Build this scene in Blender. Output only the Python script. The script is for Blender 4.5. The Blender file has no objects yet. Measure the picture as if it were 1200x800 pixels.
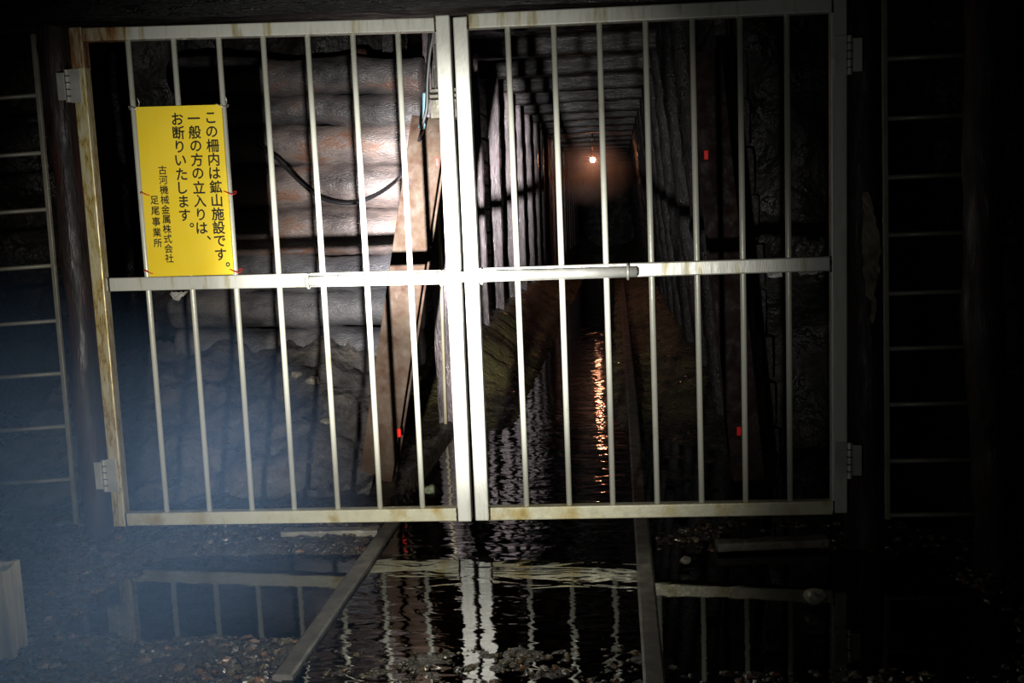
import bpy, bmesh, math, random
import numpy as np
from mathutils import Vector, Matrix, noise

random.seed(7)
D = bpy.data
S = bpy.context.scene
COL = S.collection

# ---------------------------------------------------------------- camera
F = 1200.0
CAM_H = 1.07
_d = Vector((381.0, 9490.0, 1200.0)).normalized()
_y = Vector((122.0, -156.6, 1200.0))
_y = (_y - _d * _y.dot(_d)).normalized()
_z = -_d
_x = _y.cross(_z)
R = Matrix((_x, _y, _z))                       # camera (right, down, forward) -> world
CAM = Vector((0.0, 0.0, CAM_H))
cd = D.cameras.new('camera')
cam = D.objects.new('camera', cd)
COL.objects.link(cam)
cd.sensor_width = 36.0
cd.lens = 36.0 * F / 1200.0
cd.clip_start = 0.02
cr, cu, cb = R @ Vector((1, 0, 0)), R @ Vector((0, -1, 0)), R @ Vector((0, 0, -1))
M = Matrix((cr, cu, cb)).transposed().to_4x4()
M.translation = CAM
cam.matrix_world = M
S.camera = cam


def ray(px, py):
    return R @ Vector(((px - 600.0) / F, (py - 400.0) / F, 1.0))


def at(px, py, Y):                             # the point of the place at depth Y
    v = ray(px, py)
    return CAM + v * (Y / v.y)


def atz(px, py, z=0.0):                        # the point of the place at height z
    v = ray(px, py)
    return CAM + v * ((z - CAM_H) / v.z)


# ---------------------------------------------------------------- world, lights, exposure
S.view_settings.view_transform = 'Standard'
S.view_settings.look = 'None'
S.view_settings.gamma = 1.0
S.view_settings.use_curve_mapping = False
S.view_settings.exposure = 0.0
w = D.worlds.new('world')
S.world = w
w.use_nodes = True
w.node_tree.nodes['Background'].inputs[0].default_value = (0.004, 0.005, 0.006, 1)
w.node_tree.nodes['Background'].inputs[1].default_value = 0.15

TORCH = Vector((-0.40, 0.05, 0.70))


def spot(name, loc, target, energy, angle, blend, col, rad=0.028):
    l = D.lights.new(name, 'SPOT')
    l.energy, l.spot_size, l.spot_blend, l.color, l.shadow_soft_size = energy, math.radians(angle), blend, col, rad
    o = D.objects.new(name, l)
    COL.objects.link(o)
    o.location = loc
    o.rotation_euler = (target - loc).to_track_quat('-Z', 'Y').to_euler()
    return o


spot('torch_core', TORCH, at(476, 292, 3.24), 7500, 13.5, 1.0, (1.0, 0.98, 0.99))
spot('torch_beam', TORCH, at(505, 330, 3.24), 1800, 27, 1.0, (1.0, 0.98, 0.96))
spot('torch_spill', TORCH, at(445, 390, 3.24), 420, 50, 1.0, (1.0, 0.98, 0.92))
spot('torch_halo', TORCH, at(460, 400, 3.24), 17, 84, 1.0, (1.0, 0.98, 0.92))

# ---------------------------------------------------------------- helpers


def thing(name, label, cat, loc=(0, 0, 0), group=None):
    o = D.objects.new(name, None)
    COL.objects.link(o)
    o.empty_display_size = 0.1
    o.location = loc
    o['label'], o['category'] = label, cat
    if group:
        o['group'] = group
    return o


def tag(o, label, cat, group=None):
    o['label'], o['category'] = label, cat
    if group:
        o['group'] = group
    return o


def obj(name, bm, m, parent=None, smooth=False, label=None):
    if parent is not None:
        p, off = parent, Vector((0, 0, 0))
        while p is not None:
            off += p.location
            p = p.parent
        bmesh.ops.translate(bm, vec=-off, verts=bm.verts)
    bmesh.ops.recalc_face_normals(bm, faces=bm.faces)
    me = D.meshes.new(name)
    bm.to_mesh(me)
    bm.free()
    if smooth:
        me.polygons.foreach_set('use_smooth', [True] * len(me.polygons))
    me.materials.append(m)
    o = D.objects.new(name, me)
    COL.objects.link(o)
    if parent is not None:
        o.parent = parent
    if label:
        o['label'] = label
    return o


def struct(name, bm, m, smooth=False, kind='structure'):
    o = obj(name, bm, m, None, smooth)
    o['kind'] = kind
    return o


def beam(bm, a, b, wid, dep, side, bevel=0.0, n=1, rough=0.0, fr=6.0, seed=0.0):
    """a box from a to b, wid along side, dep across; optional uneven faces"""
    a, b = Vector(a), Vector(b)
    t = (b - a).normalized()
    s = Vector(side)
    s = (s - t * s.dot(t)).normalized()
    q = t.cross(s)
    vs = []
    if rough > 0:
        k = 4
        prof = []
        for e in range(4):
            c0 = [(-1, -1), (1, -1), (1, 1), (-1, 1)][e]
            c1 = [(1, -1), (1, 1), (-1, 1), (-1, -1)][e]
            for j in range(k):
                f = j / k
                prof.append((c0[0] + (c1[0] - c0[0]) * f, c0[1] + (c1[1] - c0[1]) * f))
    else:
        prof = [(-1, -1), (1, -1), (1, 1), (-1, 1)]
    rings = []
    for i in range(n + 1):
        c = a.lerp(b, i / n)
        ring = []
        for (u, v) in prof:
            p = c + s * (u * wid / 2) + q * (v * dep / 2)
            if rough > 0:
                m_ = max(abs(u), abs(v))
                rr = math.hypot(u, v)
                sh = 0.94 if rr > 1.3 else 1.0
                p = c + (p - c) * sh
                dn = noise.noise(Vector((p.x * fr + seed, p.y * fr, p.z * fr))) + 0.5 * noise.noise(Vector((p.x * fr * 3, p.y * fr * 3 + seed, p.z * fr * 3)))
                dirv = (s * u + q * v).normalized()
                p += dirv * dn * rough
            ring.append(bm.verts.new(p))
        rings.append(ring)
    m_ = len(prof)
    fs = []
    for i in range(n):
        for j in range(m_):
            fs.append(bm.faces.new((rings[i][j], rings[i][(j + 1) % m_], rings[i + 1][(j + 1) % m_], rings[i + 1][j])))
    fs.append(bm.faces.new(rings[0][::-1]))
    fs.append(bm.faces.new(rings[-1]))
    if bevel > 0:
        es = set()
        for f in fs:
            es.update(f.edges)
        bmesh.ops.bevel(bm, geom=list(es), offset=bevel, segments=2, affect='EDGES', profile=0.5)
    return bm


def tube(bm, pts, rad, seg=10, rough=0.0, fr=5.0, seed=0.0, caps=True, prof=None):
    pts = [Vector(p) for p in pts]
    rings = []
    up = None
    for i, p in enumerate(pts):
        t = (pts[min(i + 1, len(pts) - 1)] - pts[max(i - 1, 0)]).normalized()
        if up is None:
            up = Vector((0, 0, 1)) if abs(t.z) < 0.9 else Vector((0, 1, 0))
        s = t.cross(up).normalized()
        up = s.cross(t).normalized()
        r = rad[i] if isinstance(rad, (list, tuple)) else rad
        ring = []
        for j in range(seg):
            an = 2 * math.pi * j / seg
            dv = s * math.cos(an) + up * math.sin(an)
            rr = r
            if rough > 0:
                q = p + dv * r
                rr = r + rough * (noise.noise(Vector((q.x * fr + seed, q.y * fr, q.z * fr))) + 0.5 * noise.noise(Vector((q.x * fr * 3 + seed, q.y * fr * 3, q.z * fr * 3))))
            ring.append(bm.verts.new(p + dv * rr))
        rings.append(ring)
    for i in range(len(rings) - 1):
        for j in range(seg):
            bm.faces.new((rings[i][j], rings[i][(j + 1) % seg], rings[i + 1][(j + 1) % seg], rings[i + 1][j]))
    if caps:
        bm.faces.new(rings[0][::-1])
        bm.faces.new(rings[-1])
    return bm


def line(a, b, n):
    a, b = Vector(a), Vector(b)
    return [a.lerp(b, i / n) for i in range(n + 1)]


def smooth_path(pts, n=8):
    pts = [Vector(p) for p in pts]
    out = []
    for i in range(len(pts) - 1):
        p0, p1, p2, p3 = pts[max(i - 1, 0)], pts[i], pts[i + 1], pts[min(i + 2, len(pts) - 1)]
        for k in range(n):
            t = k / n
            out.append(0.5 * ((2 * p1) + (p2 - p0) * t + (2 * p0 - 5 * p1 + 4 * p2 - p3) * t * t + (3 * p1 - p0 - 3 * p2 + p3) * t ** 3))
    out.append(pts[-1])
    return out


def rock(bm, c, r, sub=2, seed=0.0, squash=0.7, amp=0.35):
    ret = bmesh.ops.create_icosphere(bm, subdivisions=sub, radius=1.0)
    for v in ret['verts']:
        p = v.co.copy()
        k = 1 + amp * noise.noise(p * 1.3 + Vector((seed, seed * 2, 0))) + amp * 0.5 * noise.noise(p * 3 + Vector((0, seed, 0)))
        v.co = Vector((p.x * k * r, p.y * k * r, p.z * k * r * squash)) + Vector(c)
    return bm


def fbm(x, y, z=0.0, o=4):
    return noise.fractal(Vector((x, y, z)), 1.0, 2.0, o)


# ---------------------------------------------------------------- materials


def ramp_mat(name, stops, scale=6.0, stretch=(1, 1, 1), rough=(0.3, 0.7), bump=0.4, bscale=40.0, detail=8.0, metallic=0.0,
             coat=0.0, spec=0.5, voronoi=False, dist=0.02):
    m = D.materials.new(name)
    m.use_nodes = True
    nt = m.node_tree
    b = nt.nodes['Principled BSDF']
    tc = nt.nodes.new('ShaderNodeTexCoord')
    mp = nt.nodes.new('ShaderNodeMapping')
    mp.inputs['Scale'].default_value = stretch
    nt.links.new(tc.outputs['Object'], mp.inputs[0])
    if voronoi:
        n1 = nt.nodes.new('ShaderNodeTexVoronoi')
        n1.inputs['Scale'].default_value = scale
        sx = nt.nodes.new('ShaderNodeSeparateColor')
        nt.links.new(mp.outputs[0], n1.inputs['Vector'])
        nt.links.new(n1.outputs['Color'], sx.inputs[0])
        fac = sx.outputs[0]
    else:
        n1 = nt.nodes.new('ShaderNodeTexNoise')
        n1.inputs['Scale'].default_value = scale
        n1.inputs['Detail'].default_value = detail
        n1.inputs['Roughness'].default_value = 0.62
        nt.links.new(mp.outputs[0], n1.inputs['Vector'])
        fac = n1.outputs['Fac']
    r = nt.nodes.new('ShaderNodeValToRGB')
    el = r.color_ramp.elements
    for i, (p, c) in enumerate(stops):
        e = el[i] if i < 2 else el.new(p)
        e.position = p
        e.color = (c[0], c[1], c[2], 1)
    nt.links.new(fac, r.inputs[0])
    nt.links.new(r.outputs[0], b.inputs['Base Color'])
    n2 = nt.nodes.new('ShaderNodeTexNoise')
    n2.inputs['Scale'].default_value = bscale
    n2.inputs['Detail'].default_value = 4.0
    nt.links.new(mp.outputs[0], n2.inputs['Vector'])
    mr = nt.nodes.new('ShaderNodeMapRange')
    mr.inputs[1].default_value, mr.inputs[2].default_value = 0.35, 0.65
    mr.inputs[3].default_value, mr.inputs[4].default_value = rough
    n3 = nt.nodes.new('ShaderNodeTexNoise')
    n3.inputs['Scale'].default_value = bscale * 0.3
    nt.links.new(mp.outputs[0], n3.inputs['Vector'])
    nt.links.new(n3.outputs['Fac'], mr.inputs[0])
    nt.links.new(mr.outputs[0], b.inputs['Roughness'])
    if bump > 0:
        bp = nt.nodes.new('ShaderNodeBump')
        bp.inputs['Strength'].default_value = bump
        bp.inputs['Distance'].default_value = dist
        nt.links.new(n2.outputs['Fac'], bp.inputs['Height'])
        nt.links.new(bp.outputs[0], b.inputs['Normal'])
    b.inputs['Metallic'].default_value = metallic
    b.inputs['Specular IOR Level'].default_value = spec
    b.inputs['Coat Weight'].default_value = coat
    b.inputs['Coat Roughness'].default_value = 0.15
    return m


def plain(name, c, rough=0.5, metallic=0.0, emit=None, strength=0.0):
    m = D.materials.new(name)
    m.use_nodes = True
    b = m.node_tree.nodes['Principled BSDF']
    b.inputs['Base Color'].default_value = (*c, 1)
    b.inputs['Roughness'].default_value = rough
    b.inputs['Metallic'].default_value = metallic
    if emit:
        b.inputs['Emission Color'].default_value = (*emit, 1)
        b.inputs['Emission Strength'].default_value = strength
    return m


PAINT = (0.62, 0.62, 0.55)


def gate_mat(name, lo, hi, stretch, tint=PAINT, rustc=(0.20, 0.075, 0.015), dirt=(0.42, 0.38, 0.22)):
    """old grey-white paint with dirt and rust streaks; rust starts at noise value lo, is full at hi"""
    m = ramp_mat(name, [(0.0, tint), (lo, tint), (lo + (hi - lo) * 0.5, dirt), (hi, rustc)], scale=5.0, stretch=stretch,
                 rough=(0.34, 0.46), bump=0.05, bscale=60, spec=0.5, metallic=0.25)
    return m


M_PAINT = gate_mat('gate_paint', 0.60, 0.86, (3, 3, 0.8))
M_PAINT_H = gate_mat('gate_paint_rails', 0.54, 0.76, (5, 5, 0.7))
M_STAIN = ramp_mat('gate_paint_stained', [(0.0, (0.56, 0.52, 0.36)), (0.40, (0.58, 0.54, 0.38)), (0.485, (0.46, 0.36, 0.12)), (0.50, (0.16, 0.06, 0.012)), (0.515, (0.45, 0.35, 0.10)), (0.60, (0.56, 0.52, 0.35)), (0.72, (0.42, 0.26, 0.04))],
                   scale=5, stretch=(7, 7, 1.1), rough=(0.35, 0.5), bump=0.05, bscale=60, metallic=0.3)
M_FENCE = ramp_mat('fence_dull', [(0.3, (0.16, 0.15, 0.11)), (0.7, (0.30, 0.29, 0.24))], scale=8, rough=(0.4, 0.6), bump=0.05, metallic=0.3)
M_RUSTY = gate_mat('gate_paint_rusty', 0.38, 0.60, (6, 6, 1.0), tint=(0.42, 0.36, 0.24), dirt=(0.25, 0.12, 0.04), rustc=(0.10, 0.03, 0.01))
M_SILL = gate_mat('gate_paint_bottom', 0.50, 0.82, (2.2, 2.2, 2.0), tint=(0.58, 0.56, 0.40), dirt=(0.42, 0.33, 0.12), rustc=(0.26, 0.12, 0.02))
M_BAR = gate_mat('gate_bar_paint', 0.62, 0.9, (3, 3, 1.2), tint=(0.62, 0.62, 0.52))
M_ZINC = ramp_mat('zinc', [(0.3, (0.45, 0.45, 0.40)), (0.7, (0.62, 0.62, 0.56))], scale=20, rough=(0.3, 0.5), bump=0.05, metallic=0.5)
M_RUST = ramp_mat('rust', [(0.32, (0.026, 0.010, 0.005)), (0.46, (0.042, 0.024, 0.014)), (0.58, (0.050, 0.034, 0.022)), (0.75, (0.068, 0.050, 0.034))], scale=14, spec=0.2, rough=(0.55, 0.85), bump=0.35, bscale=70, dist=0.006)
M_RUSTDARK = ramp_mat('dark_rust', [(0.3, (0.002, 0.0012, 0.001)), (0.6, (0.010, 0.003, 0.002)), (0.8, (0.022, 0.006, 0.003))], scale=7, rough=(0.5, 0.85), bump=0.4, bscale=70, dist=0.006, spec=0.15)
M_TIMBER = ramp_mat('wet_timber', [(0.3, (0.003, 0.002, 0.002)), (0.52, (0.014, 0.007, 0.005)), (0.72, (0.05, 0.012, 0.008))], scale=7, stretch=(3, 3, 0.6), rough=(0.4, 0.8), bump=0.4, bscale=45, dist=0.008)
M_LINTEL = ramp_mat('wet_lintel_timber', [(0.35, (0.002, 0.002, 0.002)), (0.6, (0.006, 0.0055, 0.005)), (0.8, (0.028, 0.025, 0.023))], scale=8, stretch=(0.7, 5, 5), rough=(0.2, 0.7), bump=0.7, bscale=45, dist=0.01)
LOGK = dict(scale=3.4, stretch=(0.8, 2.2, 2.2), rough=(0.28, 0.70), bump=0.7, bscale=75, dist=0.008, spec=0.6, detail=14)
M_LOG_BLACK = ramp_mat('blackened_log', [(0.28, (0.014, 0.013, 0.014)), (0.46, (0.045, 0.041, 0.042)), (0.60, (0.085, 0.070, 0.066)), (0.70, (0.13, 0.055, 0.035)), (0.82, (0.08, 0.075, 0.08))], **LOGK)
M_LOG_BROWN = ramp_mat('brown_log', [(0.28, (0.022, 0.018, 0.018)), (0.44, (0.090, 0.070, 0.066)), (0.55, (0.155, 0.120, 0.108)), (0.64, (0.17, 0.085, 0.055)), (0.72, (0.20, 0.175, 0.17)), (0.85, (0.11, 0.10, 0.11))], **LOGK)
M_LOG_GREY = ramp_mat('grey_log', [(0.28, (0.022, 0.022, 0.026)), (0.46, (0.080, 0.078, 0.086)), (0.60, (0.14, 0.135, 0.142)), (0.72, (0.20, 0.17, 0.155)), (0.85, (0.13, 0.13, 0.14))], **LOGK)
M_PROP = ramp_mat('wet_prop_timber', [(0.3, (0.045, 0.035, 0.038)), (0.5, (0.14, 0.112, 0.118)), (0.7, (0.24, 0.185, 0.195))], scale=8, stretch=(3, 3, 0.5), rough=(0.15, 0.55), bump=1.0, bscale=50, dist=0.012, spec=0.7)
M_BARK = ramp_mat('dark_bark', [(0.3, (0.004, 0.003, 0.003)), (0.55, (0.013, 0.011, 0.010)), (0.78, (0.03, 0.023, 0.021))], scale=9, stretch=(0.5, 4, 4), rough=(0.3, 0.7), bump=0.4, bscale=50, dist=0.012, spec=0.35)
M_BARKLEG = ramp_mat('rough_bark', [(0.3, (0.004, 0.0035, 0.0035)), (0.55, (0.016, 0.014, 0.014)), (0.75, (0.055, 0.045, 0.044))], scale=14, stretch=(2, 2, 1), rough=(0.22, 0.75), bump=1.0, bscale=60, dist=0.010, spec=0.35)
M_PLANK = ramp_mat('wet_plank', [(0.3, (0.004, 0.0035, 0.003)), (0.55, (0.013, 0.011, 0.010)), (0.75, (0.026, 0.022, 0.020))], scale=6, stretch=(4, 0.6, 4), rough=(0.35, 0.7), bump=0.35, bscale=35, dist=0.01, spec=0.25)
M_ROCK = ramp_mat('wet_rock', [(0.3, (0.004, 0.004, 0.004)), (0.55, (0.018, 0.016, 0.014)), (0.75, (0.045, 0.038, 0.032))], scale=4, spec=0.3, rough=(0.3, 0.7), bump=0.8, bscale=22, dist=0.03)
M_MUD = ramp_mat('wet_mud', [(0.3, (0.025, 0.024, 0.026)), (0.5, (0.085, 0.080, 0.078)), (0.72, (0.17, 0.145, 0.125))], scale=6, rough=(0.2, 0.6), bump=0.8, bscale=22, dist=0.02)
M_GRAVEL = ramp_mat('wet_gravel', [(0.05, (0.010, 0.009, 0.006)), (0.4, (0.040, 0.032, 0.020)), (0.75, (0.066, 0.058, 0.034)), (0.92, (0.13, 0.055, 0.024)), (1.0, (0.18, 0.15, 0.10))], scale=42, voronoi=True, rough=(0.08, 0.5), bump=0.6, bscale=70, dist=0.008, spec=0.7)
M_STONE = ramp_mat('pale_stone', [(0.3, (0.10, 0.09, 0.07)), (0.7, (0.28, 0.25, 0.19))], scale=14, rough=(0.3, 0.7), bump=0.5, bscale=50, dist=0.008)
M_MOSSY = ramp_mat('mossy_stone', [(0.3, (0.08, 0.10, 0.04)), (0.7, (0.26, 0.28, 0.18))], scale=18, rough=(0.4, 0.8), bump=0.6, bscale=60, dist=0.008)
M_CONC = ramp_mat('wet_concrete', [(0.3, (0.08, 0.075, 0.06)), (0.7, (0.22, 0.20, 0.15))], scale=16, rough=(0.3, 0.7), bump=0.4, bscale=60, dist=0.006)
M_IRON = ramp_mat('rail_iron', [(0.3, (0.045, 0.042, 0.036)), (0.6, (0.095, 0.088, 0.075)), (0.8, (0.12, 0.09, 0.06))], scale=18, rough=(0.3, 0.6), bump=0.3, bscale=80, dist=0.004)
M_CABLE = plain('black_cable', (0.012, 0.012, 0.014), 0.25)
M_GREYCABLE = plain('grey_cable', (0.16, 0.165, 0.16), 0.4)
M_BLUE = plain('pale_blue_sleeve', (0.30, 0.50, 0.58), 0.35)
M_RED = plain('red_reflector', (0.65, 0.015, 0.01), 0.25)
M_REDTIE = plain('red_tie', (0.6, 0.03, 0.02), 0.4)
M_WIRE = plain('tie_wire', (0.65, 0.65, 0.62), 0.3, 0.6)
M_INK = plain('sign_black', (0.012, 0.011, 0.008), 0.5)
M_YELLOW = ramp_mat('sign_yellow', [(0.3, (0.86, 0.60, 0.02)), (0.72, (0.90, 0.68, 0.035)), (0.9, (0.75, 0.5, 0.03))], scale=4, rough=(0.4, 0.55), bump=0.0)
M_PLASTIC = ramp_mat('plastic_scrap', [(0.3, (0.35, 0.33, 0.30)), (0.7, (0.62, 0.60, 0.57))], scale=25, rough=(0.2, 0.5), bump=0.5, bscale=60, dist=0.006)
M_CRATE = ramp_mat('crate_wood', [(0.3, (0.34, 0.30, 0.19)), (0.6, (0.52, 0.46, 0.32)), (0.8, (0.60, 0.54, 0.40))], scale=8, stretch=(4, 4, 0.6), rough=(0.5, 0.7), bump=0.2, bscale=50, dist=0.004)
M_PATCH = ramp_mat('peeled_bark', [(0.3, (0.16, 0.12, 0.08)), (0.6, (0.46, 0.40, 0.28)), (0.8, (0.26, 0.14, 0.07))], scale=16, rough=(0.4, 0.8), bump=0.6, bscale=50, dist=0.006)
M_BULB = plain('lamp_bulb', (1, 0.8, 0.6), 0.3, 0, (1.0, 0.62, 0.42), 45.0)
M_BLACKM = plain('black_metal', (0.02, 0.02, 0.02), 0.4, 0.5)
M_STUMP = ramp_mat('split_wood', [(0.3, (0.03, 0.010, 0.006)), (0.7, (0.10, 0.045, 0.024))], scale=10, stretch=(4, 4, 0.6), rough=(0.4, 0.7), bump=0.5, bscale=40, dist=0.01)


def floor_mat():
    m = ramp_mat('track_bed', [(0.3, (0.010, 0.008, 0.006)), (0.55, (0.035, 0.028, 0.020)), (0.75, (0.065, 0.055, 0.036))], scale=16, rough=(0.12, 0.55), bump=1.0, bscale=48, dist=0.02, spec=0.6)
    nt = m.node_tree
    b = nt.nodes['Principled BSDF']
    base = b.inputs['Base Color'].links[0].from_socket
    tc = nt.nodes.new('ShaderNodeTexCoord')
    n = nt.nodes.new('ShaderNodeTexNoise')
    n.inputs['Scale'].default_value = 3.0
    n.inputs['Detail'].default_value = 8.0
    nt.links.new(tc.outputs['Object'], n.inputs['Vector'])
    sp = nt.nodes.new('ShaderNodeSeparateXYZ')
    nt.links.new(tc.outputs['Object'], sp.inputs[0])
    my = nt.nodes.new('ShaderNodeMapRange')               # algae grows beyond the gate only
    my.inputs[1].default_value, my.inputs[2].default_value = 4.9, 5.8
    nt.links.new(sp.outputs['Y'], my.inputs[0])
    th = nt.nodes.new('ShaderNodeMapRange')
    th.inputs[1].default_value, th.inputs[2].default_value = 0.36, 0.58
    nt.links.new(n.outputs['Fac'], th.inputs[0])
    mu = nt.nodes.new('ShaderNodeMath')
    mu.operation = 'MULTIPLY'
    nt.links.new(my.outputs[0], mu.inputs[0])
    nt.links.new(th.outputs[0], mu.inputs[1])
    mix = nt.nodes.new('ShaderNodeMixRGB')
    mix.inputs[2].default_value = (0.16, 0.138, 0.058, 1)
    nt.links.new(mu.outputs[0], mix.inputs[0])
    nt.links.new(base, mix.inputs[1])
    nt.links.new(mix.outputs[0], b.inputs['Base Color'])
    return m


def water_mat(name, ripple, scale, stretch):
    m = D.materials.new(name)
    m.use_nodes = True
    nt = m.node_tree
    nt.nodes.clear()
    out = nt.nodes.new('ShaderNodeOutputMaterial')
    tr = nt.nodes.new('ShaderNodeBsdfTransparent')
    tr.inputs[0].default_value = (0.30, 0.22, 0.13, 1)
    gl = nt.nodes.new('ShaderNodeBsdfGlossy')
    gl.inputs['Color'].default_value = (1, 1, 1, 1)
    gl.inputs['Roughness'].default_value = 0.015
    fr = nt.nodes.new('ShaderNodeFresnel')
    fr.inputs['IOR'].default_value = 1.42
    mx = nt.nodes.new('ShaderNodeMixShader')
    tc = nt.nodes.new('ShaderNodeTexCoord')
    mp = nt.nodes.new('ShaderNodeMapping')
    mp.inputs['Scale'].default_value = stretch
    nt.links.new(tc.outputs['Object'], mp.inputs[0])
    n = nt.nodes.new('ShaderNodeTexNoise')
    n.inputs['Scale'].default_value = scale
    n.inputs['Detail'].default_value = 2.0
    n.inputs['Distortion'].default_value = 0.6
    nt.links.new(mp.outputs[0], n.inputs['Vector'])
    bp = nt.nodes.new('ShaderNodeBump')
    bp.inputs['Strength'].default_value = ripple
    bp.inputs['Distance'].default_value = 0.004
    nt.links.new(n.outputs['Fac'], bp.inputs['Height'])
    nt.links.new(bp.outputs[0], gl.inputs['Normal'])
    nt.links.new(bp.outputs[0], fr.inputs['Normal'])
    nt.links.new(fr.outputs[0], mx.inputs[0])
    nt.links.new(tr.outputs[0], mx.inputs[1])
    nt.links.new(gl.outputs[0], mx.inputs[2])
    nt.links.new(mx.outputs[0], out.inputs['Surface'])
    return m


# ---------------------------------------------------------------- the setting
RL, RR = -0.81, 0.057                     # the two rails of the track
Z_L, Z_C, Z_R = -0.030, 0.0, -0.020       # the three water levels


def sstep(a, b, x):
    t = min(1.0, max(0.0, (x - a) / (b - a)))
    return t * t * (3 - 2 * t)


def ground(x, y):
    f = fbm(x * 5, y * 5, 0.3) * 0.5 + fbm(x * 17, y * 17, 3.0, 3) * 0.5
    if x < RL - 0.03:                                        # left of the track
        h = 0.000 - 0.075 * (sstep(-1.75, -1.35, x)) * sstep(2.42, 2.62, y) * (1 - sstep(3.12, 3.25, y))
        h += 0.03 * sstep(3.3, 3.6, y) + 0.05 * sstep(-1.8, -2.8, x) * 0
        return h + 0.022 * f
    if x > RR + 0.03:
        h = -0.025 - 0.06 * (1 - sstep(0.75, 0.98, x)) * sstep(2.3, 2.5, y) * (1 - sstep(3.0, 3.2, y))
        h += 0.05 * sstep(4.6, 5.4, y) + 0.04 * sstep(1.0, 1.6, x)
        return h + 0.024 * f
    # between the rails: deep under the gate, silted beyond it and near the camera
    h = -0.075 + 0.0735 * (1 - sstep(2.36, 2.62, y))
    chan = sstep(-0.62, -0.45, x) * (1 - sstep(-0.12, 0.02, x))
    h += (0.10 - 0.055 * chan) * sstep(4.4, 5.2, y)
    return h + 0.02 * f


def grid_mesh(xs, ys, fn):
    bm = bmesh.new()
    rows = [[bm.verts.new((x, y, fn(x, y))) for x in xs] for y in ys]
    for i in range(len(ys) - 1):
        for j in range(len(xs) - 1):
            bm.faces.new((rows[i][j], rows[i][j + 1], rows[i + 1][j + 1], rows[i + 1][j]))
    return bm


def seq(*segs):
    out = []
    for a, b, st in segs:
        n = max(1, round((b - a) / st))
        out += [a + (b - a) * i / n for i in range(n)]
    out.append(segs[-1][1])
    return out


xs = seq((-4.0, -2.2, 0.12), (-2.2, 1.5, 0.022), (1.5, 3.6, 0.12))
ys = seq((0.2, 1.8, 0.2), (1.8, 3.6, 0.02), (3.6, 8, 0.045), (8, 31, 0.2))


def bank(x, y):                                              # silt bank at the foot of the left props
    h = ground(x, y)
    if y > 4.0:
        b_ = 0.30 * sstep(5.0, 6.6, y) * (1 - sstep(-1.0, -0.52, x))
        h += b_ * (0.92 + 0.10 * fbm(x * 3, y * 3)) + 0.012 * fbm(x * 14, y * 14)
        h += 0.10 * sstep(0.12, 0.5, x) * sstep(4.2, 6.0, y)
    return h


struct('floor', grid_mesh(xs, ys, bank), floor_mat(), True)


def water(name, x0, x1, y0, y1, z, m):
    bm = bmesh.new()
    vs = [bm.verts.new(p) for p in ((x0, y0, z), (x1, y0, z), (x1, y1, z), (x0, y1, z))]
    bm.faces.new(vs)
    o = struct(name, bm, m)
    return o


M_WC = water_mat('water_between_rails', 0.9, 7.0, (0.8, 2.4, 1))
M_WS = water_mat('still_side_water', 0.10, 9.0, (0.8, 1.6, 1))
water('water', RL, RR, 1.8, 24, Z_C, M_WC)
water('water', -2.4, RL, 1.8, 3.6, Z_L, M_WS)
water('water', RR, 1.9, 1.8, 5.2, Z_R, M_WS)

# plank-lined tunnel: left and right side, roof, far end
TUN_END = 30.0
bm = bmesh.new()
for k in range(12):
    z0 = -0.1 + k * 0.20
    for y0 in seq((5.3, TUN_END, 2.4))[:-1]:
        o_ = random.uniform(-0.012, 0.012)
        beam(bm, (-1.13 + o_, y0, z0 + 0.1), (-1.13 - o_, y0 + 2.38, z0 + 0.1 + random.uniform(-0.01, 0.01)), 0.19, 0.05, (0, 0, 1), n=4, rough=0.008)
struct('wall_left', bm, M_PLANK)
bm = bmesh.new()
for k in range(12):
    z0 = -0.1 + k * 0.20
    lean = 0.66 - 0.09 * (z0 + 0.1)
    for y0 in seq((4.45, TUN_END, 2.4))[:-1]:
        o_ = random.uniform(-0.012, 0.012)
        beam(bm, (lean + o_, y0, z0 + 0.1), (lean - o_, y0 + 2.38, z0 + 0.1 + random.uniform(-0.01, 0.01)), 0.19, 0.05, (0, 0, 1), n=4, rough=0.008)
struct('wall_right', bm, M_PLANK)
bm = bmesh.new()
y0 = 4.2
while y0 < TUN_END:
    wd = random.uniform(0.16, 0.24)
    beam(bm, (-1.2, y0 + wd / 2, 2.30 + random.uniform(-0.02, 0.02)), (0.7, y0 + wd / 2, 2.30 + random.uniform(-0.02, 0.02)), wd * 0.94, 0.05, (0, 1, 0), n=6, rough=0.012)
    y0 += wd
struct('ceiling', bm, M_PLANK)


def rock_sheet(u0, u1, v0, v1, du, dv, fn):
    bm = bmesh.new()
    nu, nv = round((u1 - u0) / du), round((v1 - v0) / dv)
    rows = [[bm.verts.new(fn(u0 + (u1 - u0) * i / nu, v0 + (v1 - v0) * j / nv)) for i in range(nu + 1)] for j in range(nv + 1)]
    for j in range(nv):
        for i in range(nu):
            bm.faces.new((rows[j][i], rows[j][i + 1], rows[j + 1][i + 1], rows[j + 1][i]))
    return bm


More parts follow.
